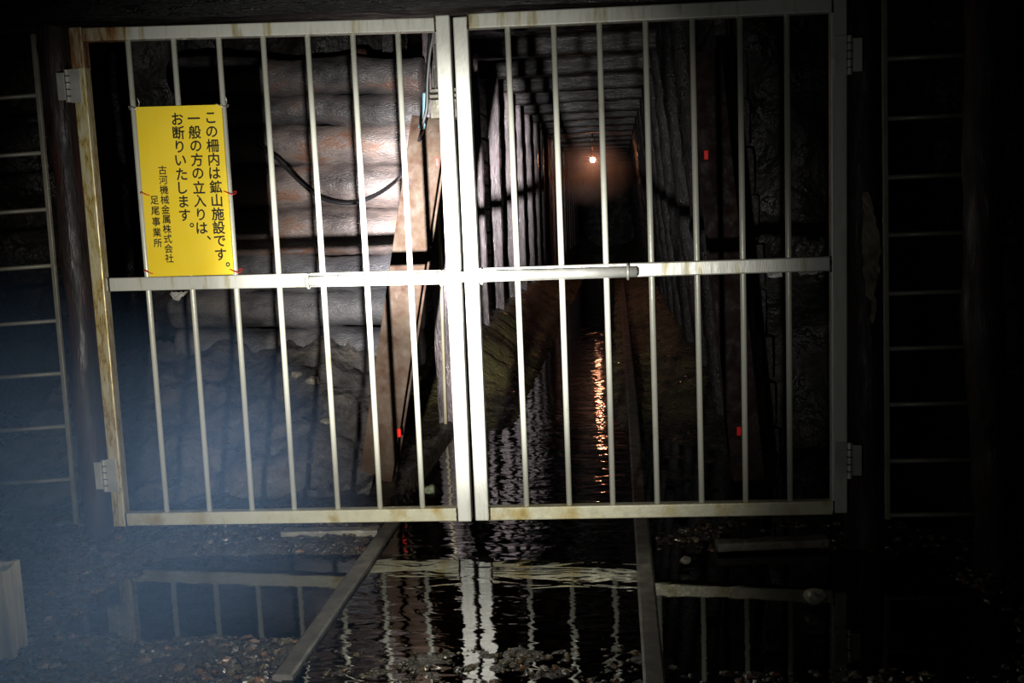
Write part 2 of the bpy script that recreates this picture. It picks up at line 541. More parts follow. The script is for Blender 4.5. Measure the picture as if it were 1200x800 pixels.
rk = lambda x, z, s: 0.16 * fbm(x * 1.6 + s, z * 1.6, s) + 0.07 * fbm(x * 5, z * 5, s)
struct('wall_front_left', rock_sheet(-4.2, -1.08, -0.2, 3.4, 0.05, 0.05, lambda x, z: Vector((x, 5.35 + rk(x, z, 0.0), z))), M_ROCK, True)
struct('wall_front_right', rock_sheet(0.60, 3.8, -0.2, 3.4, 0.06, 0.06, lambda x, z: Vector((x - 0.09 * max(0.0, z) * (1 - (x - 0.60) / 3.2), 4.55 + rk(x, z, 7.0), z))), M_ROCK, True)
struct('wall_front_top', rock_sheet(-1.3, 0.9, 2.24, 3.4, 0.06, 0.06, lambda x, z: Vector((x, 4.60 + rk(x, z, 3.0), z))), M_ROCK, True)
struct('wall_back', rock_sheet(-1.4, 0.9, -0.1, 2.5, 0.1, 0.1, lambda x, z: Vector((x, TUN_END - 0.1 + rk(x, z, 5.0), z))), M_ROCK, True)

# heap of mud and rubble under the log wall
def heap_pt(x, t):
    return Vector((x, 3.55 + 1.30 * t, 0.50 * (t ** 0.9) * (1 - 0.35 * sstep(-1.35, -0.95, x)) - 0.03 + 0.06 * fbm(x * 6, t * 7, 1.0) + 0.03 * fbm(x * 17, t * 21, 2.0)))


def on_heap(px, py):
    for k in range(101):
        p = at(px, py, 3.55 + 1.30 * (1 - k / 100))
        if p.z >= heap_pt(p.x, 1 - k / 100).z - 0.004:
            return p
    return p


bm = rock_sheet(-2.6, -0.96, 0, 1, 0.022, 0.03, lambda x, t: heap_pt(x, t))
heap = struct('mud_heap', bm, M_MUD, True, 'stuff')
tag(heap, 'dark slope of wet mud and rubble below the stacked logs behind the gate', 'mud')

# ---------------------------------------------------------------- the gate: two leaves of welded tube
GY = 3.245


def plane_pt(hinge, mid, px, py, off=0.0):
    """where the sight line through (px, py) meets the upright plane of a gate leaf"""
    (hx, hy), (mx_, my_) = hinge, mid
    tx, ty = mx_ - hx, my_ - hy
    n = Vector((ty, -tx, 0)).normalized()
    if n.y > 0:
        n = -n
    p0 = Vector((hx, hy, 0)) + n * off
    v = ray(px, py)
    return CAM + v * ((p0 - CAM).dot(n) / v.dot(n)), n


HL, ML = (-1.755, 3.295), (-0.53, GY)
HR, MR = (0.68, 3.17), (-0.47, GY)
gl = lambda px, py, off=0.0: plane_pt(HL, ML, px, py, off)[0]
gr = lambda px, py, off=0.0: plane_pt(HR, MR, px, py, off)[0]
NL = plane_pt(HL, ML, 300, 300)[1]
NR = plane_pt(HR, MR, 800, 300)[1]


def hinge(leaf, g, n, px, py, sgn, h, m):
    """butt hinge: leaf plate on the stile, plate on the post, knuckles between"""
    h0 = g(px, py)
    c = h0 + n * 0.024
    sx = Vector((sgn, 0, 0))
    bm = bmesh.new()
    beam(bm, c - Vector((0, 0, h / 2)) - sx * 0.027, c + Vector((0, 0, h / 2)) - sx * 0.027, 0.036, 0.006, (1, 0, 0), bevel=0.001)
    hp = obj('hinge', bm, m, leaf)
    bm = bmesh.new()
    beam(bm, c - Vector((0, 0, h / 2 - 0.01)) + sx * 0.023, c + Vector((0, 0, h / 2 - 0.01)) + sx * 0.023, 0.026, 0.006, (1, 0, 0), bevel=0.001)
    obj('post_plate', bm, m, hp)
    for k in range(5):
        bm = bmesh.new()
        z0 = -h / 2 + h * k / 5
        tube(bm, line(c + Vector((0, 0, z0 + 0.002)), c + Vector((0, 0, z0 + h / 5 - 0.002)), 1), 0.0095, 12)
        obj('knuckle', bm, M_ZINC, hp)
    return hp


def leaf(g, n, label, stiles, rails, bars, mats):
    base = g(*stiles[0][1])
    t = thing('gate_leaf', label, 'gate', (base.x, base.y, base.z))
    for (a, b, wd, m) in stiles:
        bm = beam(bmesh.new(), g(*a), g(*b), wd, 0.042, (1, 0, 0), bevel=0.004)
        obj('stile', bm, m, t)
    for (a, b, wd, m) in rails:
        bm = beam(bmesh.new(), g(*a), g(*b), wd, 0.038, (0, 0, 1), bevel=0.004)
        obj('rail', bm, m, t)
    for (a, b) in bars:
        bm = tube(bmesh.new(), line(g(*a), g(*b), 2), 0.0092, 14)
        obj('bar', bm, M_BAR, t, True)
    return t


tl = [(149.5, 44), (203, 43), (256, 42), (308, 40.5), (360, 38), (413, 35.5), (466, 33)]
bl = [(196, 602), (246, 602), (296, 601.5), (345.5, 601), (396.5, 600.5), (446, 600), (495.5, 599)]
LEFT = leaf(gl, NL, 'left leaf of the barred steel gate, rust-streaked outer stile, yellow sign hanging on it',
            [((91, 33.5), (143.5, 615), 0.044, M_STAIN), ((519, 19), (545.5, 609), 0.046, M_PAINT)],
            [((100, 41.5), (511, 29.5), 0.041, M_PAINT_H), ((127, 333.2), (528, 324), 0.045, M_PAINT_H), ((150, 607), (538, 601), 0.044, M_SILL)],
            list(zip(tl, bl)), None)
tr_ = [(594.5, 27), (648.5, 24), (702, 21), (756, 18), (811, 14), (867, 11), (922, 8)]
br_ = [(617.5, 598.5), (667.5, 598), (718.5, 597.5), (770.5, 596.5), (822.5, 596), (874, 595), (926, 594.5)]
RIGHT = leaf(gr, NR, 'right leaf of the barred steel gate, dim, with no sign on its bars',
             [((540, 21), (566, 608), 0.045, M_PAINT), ((981.5, -8), (982.5, 599), 0.046, M_PAINT)],
             [((548, 26), (973, 6), 0.045, M_PAINT_H), ((560, 322), (973, 308.5), 0.044, M_PAINT_H), ((573, 600.5), (975, 593.2), 0.043, M_SILL)],
             list(zip(tr_, br_)), None)
# brown rusted length of the top rail and stile near the upper left hinge
bm = beam(bmesh.new(), gl(100, 41.5), gl(152, 40), 0.0425, 0.0395, (0, 0, 1), bevel=0.004)
obj('rust_crust', bm, M_RUSTY, LEFT, label='brown rusted end of the top rail')
bm = beam(bmesh.new(), gl(90.8, 33), gl(95.5, 82), 0.0455, 0.0435, (1, 0, 0), bevel=0.004)
obj('rust_crust', bm, M_RUSTY, LEFT, label='brown rusted top of the outer stile')
hinge(LEFT, gl, NL, 84.5, 102, -1, 0.108, M_ZINC)
hinge(LEFT, gl, NL, 127.5, 555, -1, 0.115, M_ZINC)
hinge(RIGHT, gr, NR, 994, 66, 1, 0.115, M_PAINT)
hinge(RIGHT, gr, NR, 994, 537, 1, 0.115, M_ZINC)
# rusty weld seams where rails meet stiles
for (g, t, px, py, hh) in ((gl, LEFT, 511, 29, 0.05), (gl, LEFT, 131, 333, 0.046), (gl, LEFT, 151, 607, 0.046), (gl, LEFT, 537, 601, 0.046),
                           (gr, RIGHT, 549, 26, 0.05), (gr, RIGHT, 974, 6, 0.05), (gr, RIGHT, 972, 309, 0.046), (gr, RIGHT, 574.5, 600, 0.046), (gr, RIGHT, 975.5, 593, 0.046)):
    c = g(px, py)
    bm = tube(bmesh.new(), line(c - Vector((0, 0.021, hh / 2)), c + Vector((0, -0.021, hh / 2)), 6), 0.0035, 6, rough=0.002, fr=80)
    obj('weld_seam', bm, M_RUST, t)
# bolt guides: half-rings standing on the middle rail
for (g, n, t, px, py) in ((gl, NL, LEFT, 366, 328.5), (gl, NL, LEFT, 520, 325.5), (gr, NR, RIGHT, 567, 323), (gr, NR, RIGHT, 736.5, 317.5)):
    c = g(px, py) + n * 0.036
    bm = bmesh.new()
    ring = [c + Vector((0, 0.020 * math.cos(a), 0.0225 * math.sin(a))) for a in [2 * math.pi * i / 20 for i in range(20)]]
    ring.append(ring[0])
    tube(bm, ring, 0.0042, 6, caps=False)
    obj('bolt_guide', bm, M_ZINC, t, True)
# the long sliding pipe
a, b = gl(363, 328.5) + NL * 0.036, gr(747, 317.3) + NR * 0.036
bm = tube(bmesh.new(), line(a, b, 4), 0.0165, 20)
pipe = obj('sliding_bolt', bm, M_ZINC, None, True)
tag(pipe, 'long steel pipe bolt lying across both gate leaves along the middle rails', 'bolt')
bm = tube(bmesh.new(), line(b + (a - b).normalized() * -0.0005, b + (b - a).normalized() * 0.004, 1), 0.0125, 20)
obj('pipe_end', bm, M_BLACKM, pipe)

# ---------------------------------------------------------------- the yellow sign
S_TL, S_TR, S_BR, S_BL = [plane_pt(HL, ML, px, py, 0.016)[0] for px, py in ((159.3, 125.5), (260, 122.6), (274.5, 321.3), (175, 324.2))]


def sg(u, v, o=0.0):
    return S_TL.lerp(S_TR, u).lerp(S_BL.lerp(S_BR, u), v) + NL * o


base = sg(0.5, 1.0)
sign = thing('warning_sign', 'yellow vertical notice board with black writing tied to the left gate leaf', 'sign', base)
bm = bmesh.new()
nx, ny = 8, 14
for o_ in (0.0, 0.0025):
    pass
rows = [[[bm.verts.new(sg(i / nx, j / ny, o_ + 0.0015 * math.sin(i * 1.1) * math.sin(j * 0.5))) for i in range(nx + 1)] for j in range(ny + 1)] for o_ in (0.0, 0.0025)]
for s_ in range(2):
    for j in range(ny):
        for i in range(nx):
            bm.faces.new((rows[s_][j][i], rows[s_][j][i + 1], rows[s_][j + 1][i + 1], rows[s_][j + 1][i]))
edge = [(0, i) for i in range(nx)] + [(j, nx) for j in range(ny)] + [(ny, i) for i in range(nx, 0, -1)] + [(j, 0) for j in range(ny, 0, -1)]
for k in range(len(edge)):
    (j0, i0), (j1, i1) = edge[k], edge[(k + 1) % len(edge)]
    bm.faces.new((rows[0][j0][i0], rows[0][j1][i1], rows[1][j1][i1], rows[1][j0][i0]))
obj('panel', bm, M_YELLOW, sign)

U = (S_TR - S_TL).normalized()
V = (S_TL - S_BL).normalized()
SW, SH = (S_TR - S_TL).length, (S_TL - S_BL).length


def lettering(text, u, v0, pitch, size, weight):
    """one upright column of characters, each cut from the built-in font and set at its place"""
    bm = bmesh.new()
    for k, ch in enumerate(text):
        cu_ = D.curves.new('glyph', 'FONT')
        cu_.body = ch
        cu_.size = 1.0
        cu_.resolution_u = 3
        to = D.objects.new('glyph', cu_)
        COL.objects.link(to)
        bpy.context.view_layer.update()
        me = D.meshes.new_from_object(to.evaluated_get(bpy.context.evaluated_depsgraph_get()))
        vs = [v.co.copy() for v in me.vertices]
        if vs:
            small = ch in '。、'
            x0, x1 = min(v.x for v in vs), max(v.x for v in vs)
            y0_, y1_ = min(v.y for v in vs), max(v.y for v in vs)
            if small:
                ox, oy, sc = x0 - 0.42, y1_ - 0.48, size
            else:
                ox, oy, sc = (x0 + x1) / 2, (y0_ + y1_) / 2 if ch != '一' else (y0_ + y1_) / 2, size
            cu0, cv0 = u, v0 + k * pitch
            if small:
                cv0 += pitch * 0.07
                cu0 -= 0.012
            for q, (dx, dy) in enumerate(((-1, 0), (1, 0), (0, -1), (0, 1))):      # strokes thickened to the sign's bold hand
                c = sg(cu0, cv0, 0.0050 + 0.0002 * q)
                nv = [bm.verts.new(c + U * ((v.x - ox + dx * weight) * sc) + V * ((v.y - oy + dy * weight) * sc)) for v in vs]
                for p in me.polygons:
                    try:
                        bm.faces.new([nv[i] for i in p.vertices])
                    except ValueError:
                        pass
        D.meshes.remove(me)
        D.objects.remove(to)
        D.curves.remove(cu_)
    return obj('lettering', bm, M_INK, sign)


P1 = 16.0 / 199
lettering('この柵内は鉱山施設です。', 0.868, 0.075, P1, 0.0445, 0.018)
lettering('一般の方の立入りは、', 0.672, 0.075, P1, 0.0445, 0.018)
lettering('お断りいたします。', 0.483, 0.076, P1, 0.0445, 0.018)
lettering('古河機械金属株式会社', 0.262, 0.370, 11.55 / 199, 0.0310, 0.012)
lettering('足尾事業所', 0.140, 0.546, 12.6 / 199, 0.0310, 0.012)
for (px, py, m, nm) in ((159.5, 127, M_WIRE, 'tie'), (261, 124.5, M_WIRE, 'tie'), (173, 227, M_REDTIE, 'tie'), (270, 226, M_REDTIE, 'tie'), (177, 318, M_REDTIE, 'tie'), (277, 317, M_REDTIE, 'tie')):
    c = plane_pt(HL, ML, px, py, 0.0)[0]
    bm = bmesh.new()
    ring = [c + Vector((0.021 * math.cos(a), -0.004 + 0.021 * math.sin(a), 0.006 * math.sin(2 * a))) for a in [2 * math.pi * i / 16 for i in range(16)]]
    ring.append(ring[0])
    tube(bm, ring, 0.0016, 5, caps=False)
    if m is M_WIRE:
        tube(bm, smooth_path([c + Vector((0.016, -0.02, 0)), c + Vector((0.026, -0.03, 0.012)), c + Vector((0.022, -0.032, 0.028))], 4), 0.0013, 5)
    obj(nm, bm, m, sign, True, label='red cord tie' if m is M_REDTIE else 'bare wire tie')

# ---------------------------------------------------------------- timber portal and side fences


def timber_post(label, pts, rad, m, seed, name='timber_post'):
    bm = tube(bmesh.new(), [p for i in range(len(pts) - 1) for p in line(pts[i], pts[i + 1], 24)[:(None if i == len(pts) - 2 else -1)]], rad, 20, rough=0.016, fr=5, seed=seed)
    o = obj(name, bm, m, None, True)
    tag(o, label, 'post')
    return o


PY = 3.36
lp = at(72, 330, PY)
p_lo, p_hi = at(119, 625, PY), at(62, 20, PY)
p_lo.z = -0.05
p_hi.z = 1.83
timber_post('dark reddish round timber post carrying the hinges of the left gate leaf', [p_lo, p_hi], 0.050, M_TIMBER, 1.0)
q_lo, q_hi = at(1016, 620, 3.24), at(1008, -10, 3.24)
q_lo.z, q_hi.z = -0.08, 1.80
rp = timber_post('dark round timber post with peeled pale patch beside the right gate leaf', [q_lo, q_hi], 0.066, M_TIMBER, 4.0)
# peeled patch on the right post
bm = bmesh.new()
pp = []
for j in range(25):
    t = j / 24
    y_ = 225 + 150 * t
    c = at(1008 + 6 * math.sin(t * 3) + (6 if t > 0.8 else 0), y_, 3.24)
    w_ = (0.006 + 0.020 * math.sin(math.pi * min(1, t * 1.15)) + 0.006 * noise.noise(Vector((t * 9, 0, 0)))) if t < 0.98 else 0.003
    row = []
    for s_ in (-1, -0.5, 0, 0.5, 1):
        x_ = c.x + s_ * w_
        row.append(bm.verts.new((x_ + 0.006 * noise.noise(Vector((t * 14, s_, 2))), 3.24 - 0.076 - 0.004 * noise.noise(Vector((t * 20, s_ * 2, 5))), c.z)))
    pp.append(row)
for j in range(24):
    for i in range(4):
        bm.faces.new((pp[j][i], pp[j][i + 1], pp[j + 1][i + 1], pp[j + 1][i]))
bmesh.ops.solidify(bm, geom=bm.faces[:], thickness=0.005)
obj('peeled_patch', bm, M_PATCH, rp, label='pale peeled patch of bark')
s_lo, s_hi = at(1170, 640, 3.0), at(1157, -10, 3.0)
s_lo.z, s_hi.z = -0.08, 1.75
timber_post('rough reddish timber post closing the right side fence at the outer end', [s_lo, at(1150, 330, 3.0), s_hi], 0.055, M_TIMBER, 9.0)
# lintel above the gate
a, b = at(-40, 12, 3.38), at(1080, -34, 3.22)
bm = beam(bmesh.new(), a, b, 0.14, 0.16, (0, 0, 1), n=60, rough=0.012, fr=4)
tag(obj('timber_lintel', bm, M_LINTEL, None, True), 'dark wet squared timber lying across the posts over the gate', 'beam')


def fence(label, upright, bars, Y, m_up, far_up):
    t = thing('side_fence', label, 'fence', at(upright[1][0], upright[1][1], Y))
    for (a, b) in ([upright] + far_up):
        obj('upright', beam(bmesh.new(), at(*a, Y), at(*b, Y), 0.015, 0.015, (1, 0, 0), bevel=0.002), m_up, t)
    for (a, b) in bars:
        obj('crossbar', tube(bmesh.new(), line(at(*a, Y), at(*b, Y), 2), 0.0075, 10), M_FENCE, t, True)
    return t


lb = [(46, 111.5), (50, 179), (58, 245), (62, 311), (69, 375.5), (76, 437), (82, 499), (87, 561), (90, 623)]
fence('ladder-like fence of thin level bars left of the gate', ((39, 40), (91, 626), ), [((-130, y + 4 + (0.05 * (x + 130))), (x, y)) for (x, y) in lb], 3.42, M_FENCE, [((-150, 60), (-105, 640))])
rb = [69, 139, 208, 275.5, 344, 408.5, 474, 540, 603.5]
fence('ladder-like fence of thin level bars right of the gate', ((1036, -10), (1040, 608)), [((1039, y), (1148, y - 5.5 + (i * 0.5))) for i, y in enumerate(rb)], 3.12, M_FENCE, [])

# ---------------------------------------------------------------- steel legs with red reflectors just behind the gate


def hbeam(bm, a, b, wf, dp, tf, side):
    a, b = Vector(a), Vector(b)
    q = Vector((0, 1, 0))
    beam(bm, a, b, wf, tf, side, bevel=0.002)
    beam(bm, a + q * (dp / 2), b + q * (dp / 2), 0.012, dp, side)
    beam(bm, a + q * dp, b + q * dp, wf, tf, side, bevel=0.002)


LY = 3.90
a = at(435, 592, LY)
a.z = -0.08
b = at(503.5, 138, LY)
sl = thing('steel_leg', 'rusty brown leaning steel leg in front of the logs, left of the tunnel mouth', 'support', a)
bm = bmesh.new()
hbeam(bm, a, b, 0.135, 0.10, 0.012, (1, 0, 0))
obj('girder', bm, M_RUST, sl)
for (px, py) in ((467.5, 507), (512.5, 190)):
    c = at(px, py, LY - 0.008)
    bm = beam(bmesh.new(), c - Vector((0, 0, 0.017)), c + Vector((0, 0, 0.017)), 0.016, 0.008, (1, 0, 0), bevel=0.002)
    obj('reflector', bm, M_RED, sl, label='small red reflector')
c = at(522, 128, LY)
bm = beam(bmesh.new(), c - Vector((0, 0, 0.035)), c + Vector((0, 0, 0.03)), 0.105, 0.11, (1, 0, 0), n=6, rough=0.006)
for k in range(2):
    cc = c + Vector((0, -0.03, 0.042 + 0.020 * k))
    beam(bm, cc - Vector((0.054, 0, 0)), cc + Vector((0.054, 0, 0)), 0.012, 0.09, (0, 0, 1), bevel=0.002)
obj('clamp', bm, M_CONC, sl, label='grey clamp on top of the leg')
for px in (508, 513.5):
    p0, p1 = at(px, 112, LY - 0.02), at(px - 3, 52, LY - 0.02)
    bm = bmesh.new()
    tube(bm, line(p0, p1, 1), 0.006, 8)
    for k in range(26):
        cc = p0.lerp(p1, (k + 0.5) / 26)
        tube(bm, line(cc - Vector((0, 0, 0.002)), cc + Vector((0, 0, 0.002)), 1), 0.0075, 8)
    obj('threaded_rod', bm, M_IRON, sl)

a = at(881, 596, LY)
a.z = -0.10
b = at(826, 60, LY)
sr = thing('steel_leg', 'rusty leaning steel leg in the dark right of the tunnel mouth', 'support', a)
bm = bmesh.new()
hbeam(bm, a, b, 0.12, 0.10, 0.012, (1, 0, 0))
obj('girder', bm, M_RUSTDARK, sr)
for (px, py) in ((866, 505), (827.5, 181.5)):
    c = at(px, py, LY - 0.008)
    bm = beam(bmesh.new(), c - Vector((0, 0, 0.017)), c + Vector((0, 0, 0.017)), 0.016, 0.008, (1, 0, 0), bevel=0.002)
    obj('reflector', bm, M_RED, sr, label='small red reflector')

# ---------------------------------------------------------------- log wall left of the tunnel mouth
WY = 4.90
log_labels = ['topmost log of the stacked wall behind the gate, blackened and split at its right end',
              'second log from the top of the stacked wall behind the gate, reddish underside',
              'third log from top of the stacked wall, reddish brown above the black cable',
              'fourth log from top of the stacked wall, crossed by the sagging black cable',
              'fifth log from the top of the stacked wall, pale brown and knotted below the cable',
              'sixth log from top of the stacked wall, just behind the gate middle rail',
              'seventh log from the top of the stacked wall, grey with pale chips along its underside',
              'lowest log of the stacked wall, grey and half sunk in the mud']
edges_ = [70, 112, 148, 194, 243, 298, 341, 383, 428]
for k in range(8):
    yc = (edges_[k] + edges_[k + 1]) / 2
    r_ = (edges_[k + 1] - edges_[k]) / 2 / 1200 * WY * 1.06
    a, b = at(205 + 9 * (k % 3), yc + 1.0, WY + r_ * 0.3), at(496 - 1.5 * (k % 3), yc - 1.0, WY + r_ * 0.3)
    n_ = 70
    pts = line(a, b, n_)
    pts = [p + Vector((0, 0, 0.008 * math.sin(i * 0.16 + k * 2))) for i, p in enumerate(pts)]
    rad = [r_ * (1 + 0.06 * math.sin(i * 0.11 + k)) for i in range(n_ + 1)]
    bm = tube(bmesh.new(), pts, rad, 26, rough=0.013, fr=7, seed=k * 3.1)
    tag(obj('wall_log', bm, (M_LOG_BLACK, M_LOG_BLACK, M_LOG_BROWN, M_LOG_BROWN, M_LOG_BROWN, M_LOG_GREY, M_LOG_GREY, M_LOG_GREY)[k], None, True), log_labels[k], 'log', 'logs stacked as a wall')

# broken stub of wood in the rock above the logs
c = at(432, 78, 5.05)
bm = bmesh.new()
tube(bm, [c + Vector((-0.09, 0.10, 0.09)), c + Vector((-0.04, 0.02, 0.05)), c + Vector((0.0, -0.03, 0.0)), c + Vector((0.02, -0.04, -0.05)), c + Vector((0.02, -0.04, -0.075))], [0.035, 0.034, 0.030, 0.018, 0.006], 10, rough=0.014, fr=18)
tag(obj('broken_stub', bm, M_STUMP, None, True), 'reddish broken wood stub jutting out of the rock above the logs', 'wood')

# ---------------------------------------------------------------- timber sets receding into the tunnel
ordw = ['first', 'second', 'third', 'fourth', 'fifth', 'sixth', 'seventh', 'eighth', 'ninth', 'tenth', 'eleventh', 'twelfth', 'thirteenth', 'fourteenth', 'fifteenth', 'sixteenth', 'seventeenth', 'eighteenth', 'nineteenth', 'twentieth']
CEIL = 2.12
for i in range(20):
    Y = 5.06 + 1.05 * i
    t = thing('timber_set', '%s wet timber frame of the tunnel counted from the gate' % ordw[i], 'support', (-0.2, Y, 0), 'timber frames lining the tunnel')
    wl = random.uniform(0.085, 0.10) if i else 0.13
    lx = -0.965 if i else -0.86
    bm = beam(bmesh.new(), (lx + random.uniform(-0.012, 0.012), Y, -0.1), (lx + 0.01 + random.uniform(-0.015, 0.015), Y, CEIL), wl, 0.11, (1, 0, 0), n=40, rough=0.009, fr=9, seed=i * 2.0)
    obj('leg', bm, M_PROP, t, True)
    bm = tube(bmesh.new(), line((0.525, Y, -0.1), (0.30, Y, CEIL), 40), 0.055, 12, rough=0.012, fr=10, seed=i * 5.0)
    obj('leg', bm, M_BARKLEG, t, True)
    bm = beam(bmesh.new(), (-1.08, Y, CEIL + 0.06), (0.38, Y, CEIL + 0.06 + random.uniform(-0.01, 0.01)), 0.14, 0.13, (0, 0, 1), n=24, rough=0.012, fr=7, seed=i * 3.3)
    obj('cap_beam', bm, M_BARK, t, True)
# the conduit beside the first frame
bm = tube(bmesh.new(), line(at(522.5, 503, 4.97), at(510, 110, 4.97), 6), 0.0085, 10)
tag(obj('conduit', bm, M_CRATE, None, True), 'thin yellowish conduit running up the first tunnel frame, just left of the gate middle', 'pipe')

# ---------------------------------------------------------------- cables
bm = tube(bmesh.new(), smooth_path([at(504, 38, 3.82), at(501.5, 75, 3.82), at(500.5, 118, 3.81), at(498, 138, 3.82), at(490, 168, 3.92), at(478, 193, 4.25), at(462, 214, 4.55), at(442, 228, 4.70),
                                    at(418, 237.5, 4.72), at(395, 237.5, 4.72), at(372, 230, 4.72), at(350, 212, 4.72), at(334, 196, 4.72), at(322, 184, 4.72), at(300, 168, 4.74)], 6), 0.0075, 8)
tag(obj('hanging_cable', bm, M_CABLE, None, True), 'black cable sagging in a loop across the logs behind the gate', 'cable')
bm = tube(bmesh.new(), smooth_path([at(509, 36, 3.78), at(504, 62, 3.78), at(501, 95, 3.78), at(500, 128, 3.78), at(494, 148, 3.80)], 6), 0.0045, 8)
tag(obj('drop_cable', bm, M_GREYCABLE, None, True), 'thin grey cable dropping straight down beside the middle stile of the gate', 'cable')
bm = tube(bmesh.new(), smooth_path([at(498, 110, 3.84), at(497, 125, 3.83), at(495.5, 140, 3.83), at(494, 150, 3.84)], 5), [0.013] * 16, 10)
tag(obj('cable_sleeve', bm, M_BLUE, None, True), 'short pale blue sleeve around the cables beside the grey clamp', 'sleeve')

# ---------------------------------------------------------------- track
RAILP = [(-0.03, 0.0), (0.03, 0.0), (0.03, 0.012), (0.008, 0.02), (0.008, 0.048), (0.024, 0.055), (0.024, 0.072), (0.018, 0.076), (-0.018, 0.076), (-0.024, 0.072), (-0.024, 0.055), (-0.008, 0.048), (-0.008, 0.02), (-0.03, 0.012)]


def rail(x, y0, y1, z, label):
    bm = bmesh.new()
    n_ = 60
    rings = []
    for i in range(n_ + 1):
        y = y0 + (y1 - y0) * i / n_
        rings.append([bm.verts.new((x + u * 1.05 + 0.002 * noise.noise(Vector((y * 2, u * 30, 1))), y, z + v + 0.085 * sstep(4.3, 5.6, y) + 0.003 * noise.noise(Vector((y * 1.5, 0, x))))) for (u, v) in RAILP])
    for i in range(n_):
        for j in range(len(RAILP)):
            bm.faces.new((rings[i][j], rings[i][(j + 1) % len(RAILP)], rings[i + 1][(j + 1) % len(RAILP)], rings[i + 1][j]))
    bm.faces.new(rings[0][::-1])
    bm.faces.new(rings[-1])
    tag(obj('track_rail', bm, M_IRON), label, 'rail')


rail(RL, 2.22, 3.45, -0.062, 'left rail of the sunken mine track, running diagonally under the left gate leaf')
rail(RR, 2.0, 14, -0.062, 'right rail of the sunken mine track, running under the right gate leaf')
for (p0, p1, lab) in (((332, 626), (444, 624), 'left concrete sill strip on the ground beneath the left gate leaf'), ((840, 640), (968, 635), 'right concrete sill strip on the ground beneath the right gate leaf')):
    a, b = atz(*p0, 0.0), atz(*p1, 0.0)
    bm = beam(bmesh.new(), a + Vector((0, 0, 0.004)), b + Vector((0, 0, 0.004)), 0.026, 0.055, (0, 0, 1), n=30, rough=0.005, fr=12)
    tag(obj('concrete_sill', bm, M_CONC), lab, 'sill')

# ---------------------------------------------------------------- stones and gravel
def on_ground(px, py):
    p = atz(px, py, 0.0)
    return p


stones = [(505, 584, 0.032, M_MOSSY, 'pale mossy stone in the water just right of the rusty leg', 0.02),
          (956, 702, 0.030, M_STONE, 'lone pale stone on the dark ground below the right gate hinge', 0.0),
          (803, 658, 0.016, M_STONE, 'small tan stone beside the right rail under the right gate leaf', 0.0),
          (428, 645, 0.012, M_STUMP, 'small orange stone beside the left rail near the concrete sill', 0.0),
          (543, 703, 0.012, M_STONE, 'tiny pale pebble in the water below the middle stiles', -0.03)]
for (px, py, r_, m, lab, dz) in stones:
    p = on_ground(px, py)
    tag(obj('stone', rock(bmesh.new(), (p.x, p.y, p.z + r_ * 0.3 + dz), r_, 3, px), m, None, True), lab, 'stone', 'loose stones')
for (px, py, Y, r_, lab) in ((347, 439, 4.06, 0.028, 'grey white stone on top of the mud heap under the logs'), (367, 446, 4.03, 0.030, 'round tan stone on the mud heap, right of the grey white one'),
                             (381, 494, 3.92, 0.024, 'long ochre stone low on the mud heap behind the gate bars')):
    p = on_heap(px, py)
    tag(obj('stone', rock(bmesh.new(), p, r_, 3, px), M_STONE, None, True), lab, 'stone', 'loose stones')
for (px, py, Y, r_, lab) in ((573, 436, 7.0, 0.06, 'tan stone on the silt bank beside the right middle stile'), (592, 406, 7.6, 0.035, 'small pale stone at the foot of the tunnel props')):
    p = at(px, py, Y)
    tag(obj('stone', rock(bmesh.new(), p, r_, 3, px), M_STONE, None, True), lab, 'stone', 'loose stones')

bm = bmesh.new()
rng = random.Random(3)
tmp = bmesh.new()
bmesh.ops.create_icosphere(tmp, subdivisions=1, radius=1.0)
tv = [v.co.copy() for v in tmp.verts]
tf = [[v.index for v in f.verts] for f in tmp.faces]
tmp.free()
cnt = 0
while cnt < 7000:
    x, y = rng.uniform(-2.3, 1.3), 1.85 + 1.6 * rng.random() ** 1.4
    h = ground(x, y)
    lev = Z_L if x < RL else (Z_C if x < RR else Z_R)
    if abs(x - RL) < 0.04 or abs(x - RR) < 0.04:
        continue
    if h < lev - 0.03 and rng.random() > 0.08:
        continue
    r_ = (0.75 if RL < x < RR else 1.2) * rng.choice((0.004, 0.005, 0.006, 0.007, 0.009, 0.013))
    M3 = Matrix.Rotation(rng.uniform(0, 6.28), 3, Vector((rng.random() - 0.5, rng.random() - 0.5, rng.random())).normalized())
    sc = Vector((rng.uniform(0.7, 1.4), rng.uniform(0.7, 1.3), rng.uniform(0.45, 0.8))) * r_
    vv = []
    for p in tv:
        q = p * (1 + 0.3 * (rng.random() - 0.5))
        q = M3 @ q
        vv.append(bm.verts.new((x + q.x * sc.x, y + q.y * sc.y, h + r_ * 0.25 + q.z * sc.z)))
    for f in tf:
        bm.faces.new([vv[k] for k in f])
    cnt += 1
g = struct('gravel', bm, M_GRAVEL, False, 'stuff')
tag(g, 'wet brown gravel and leaf litter scattered over the ground before the gate', 'gravel')

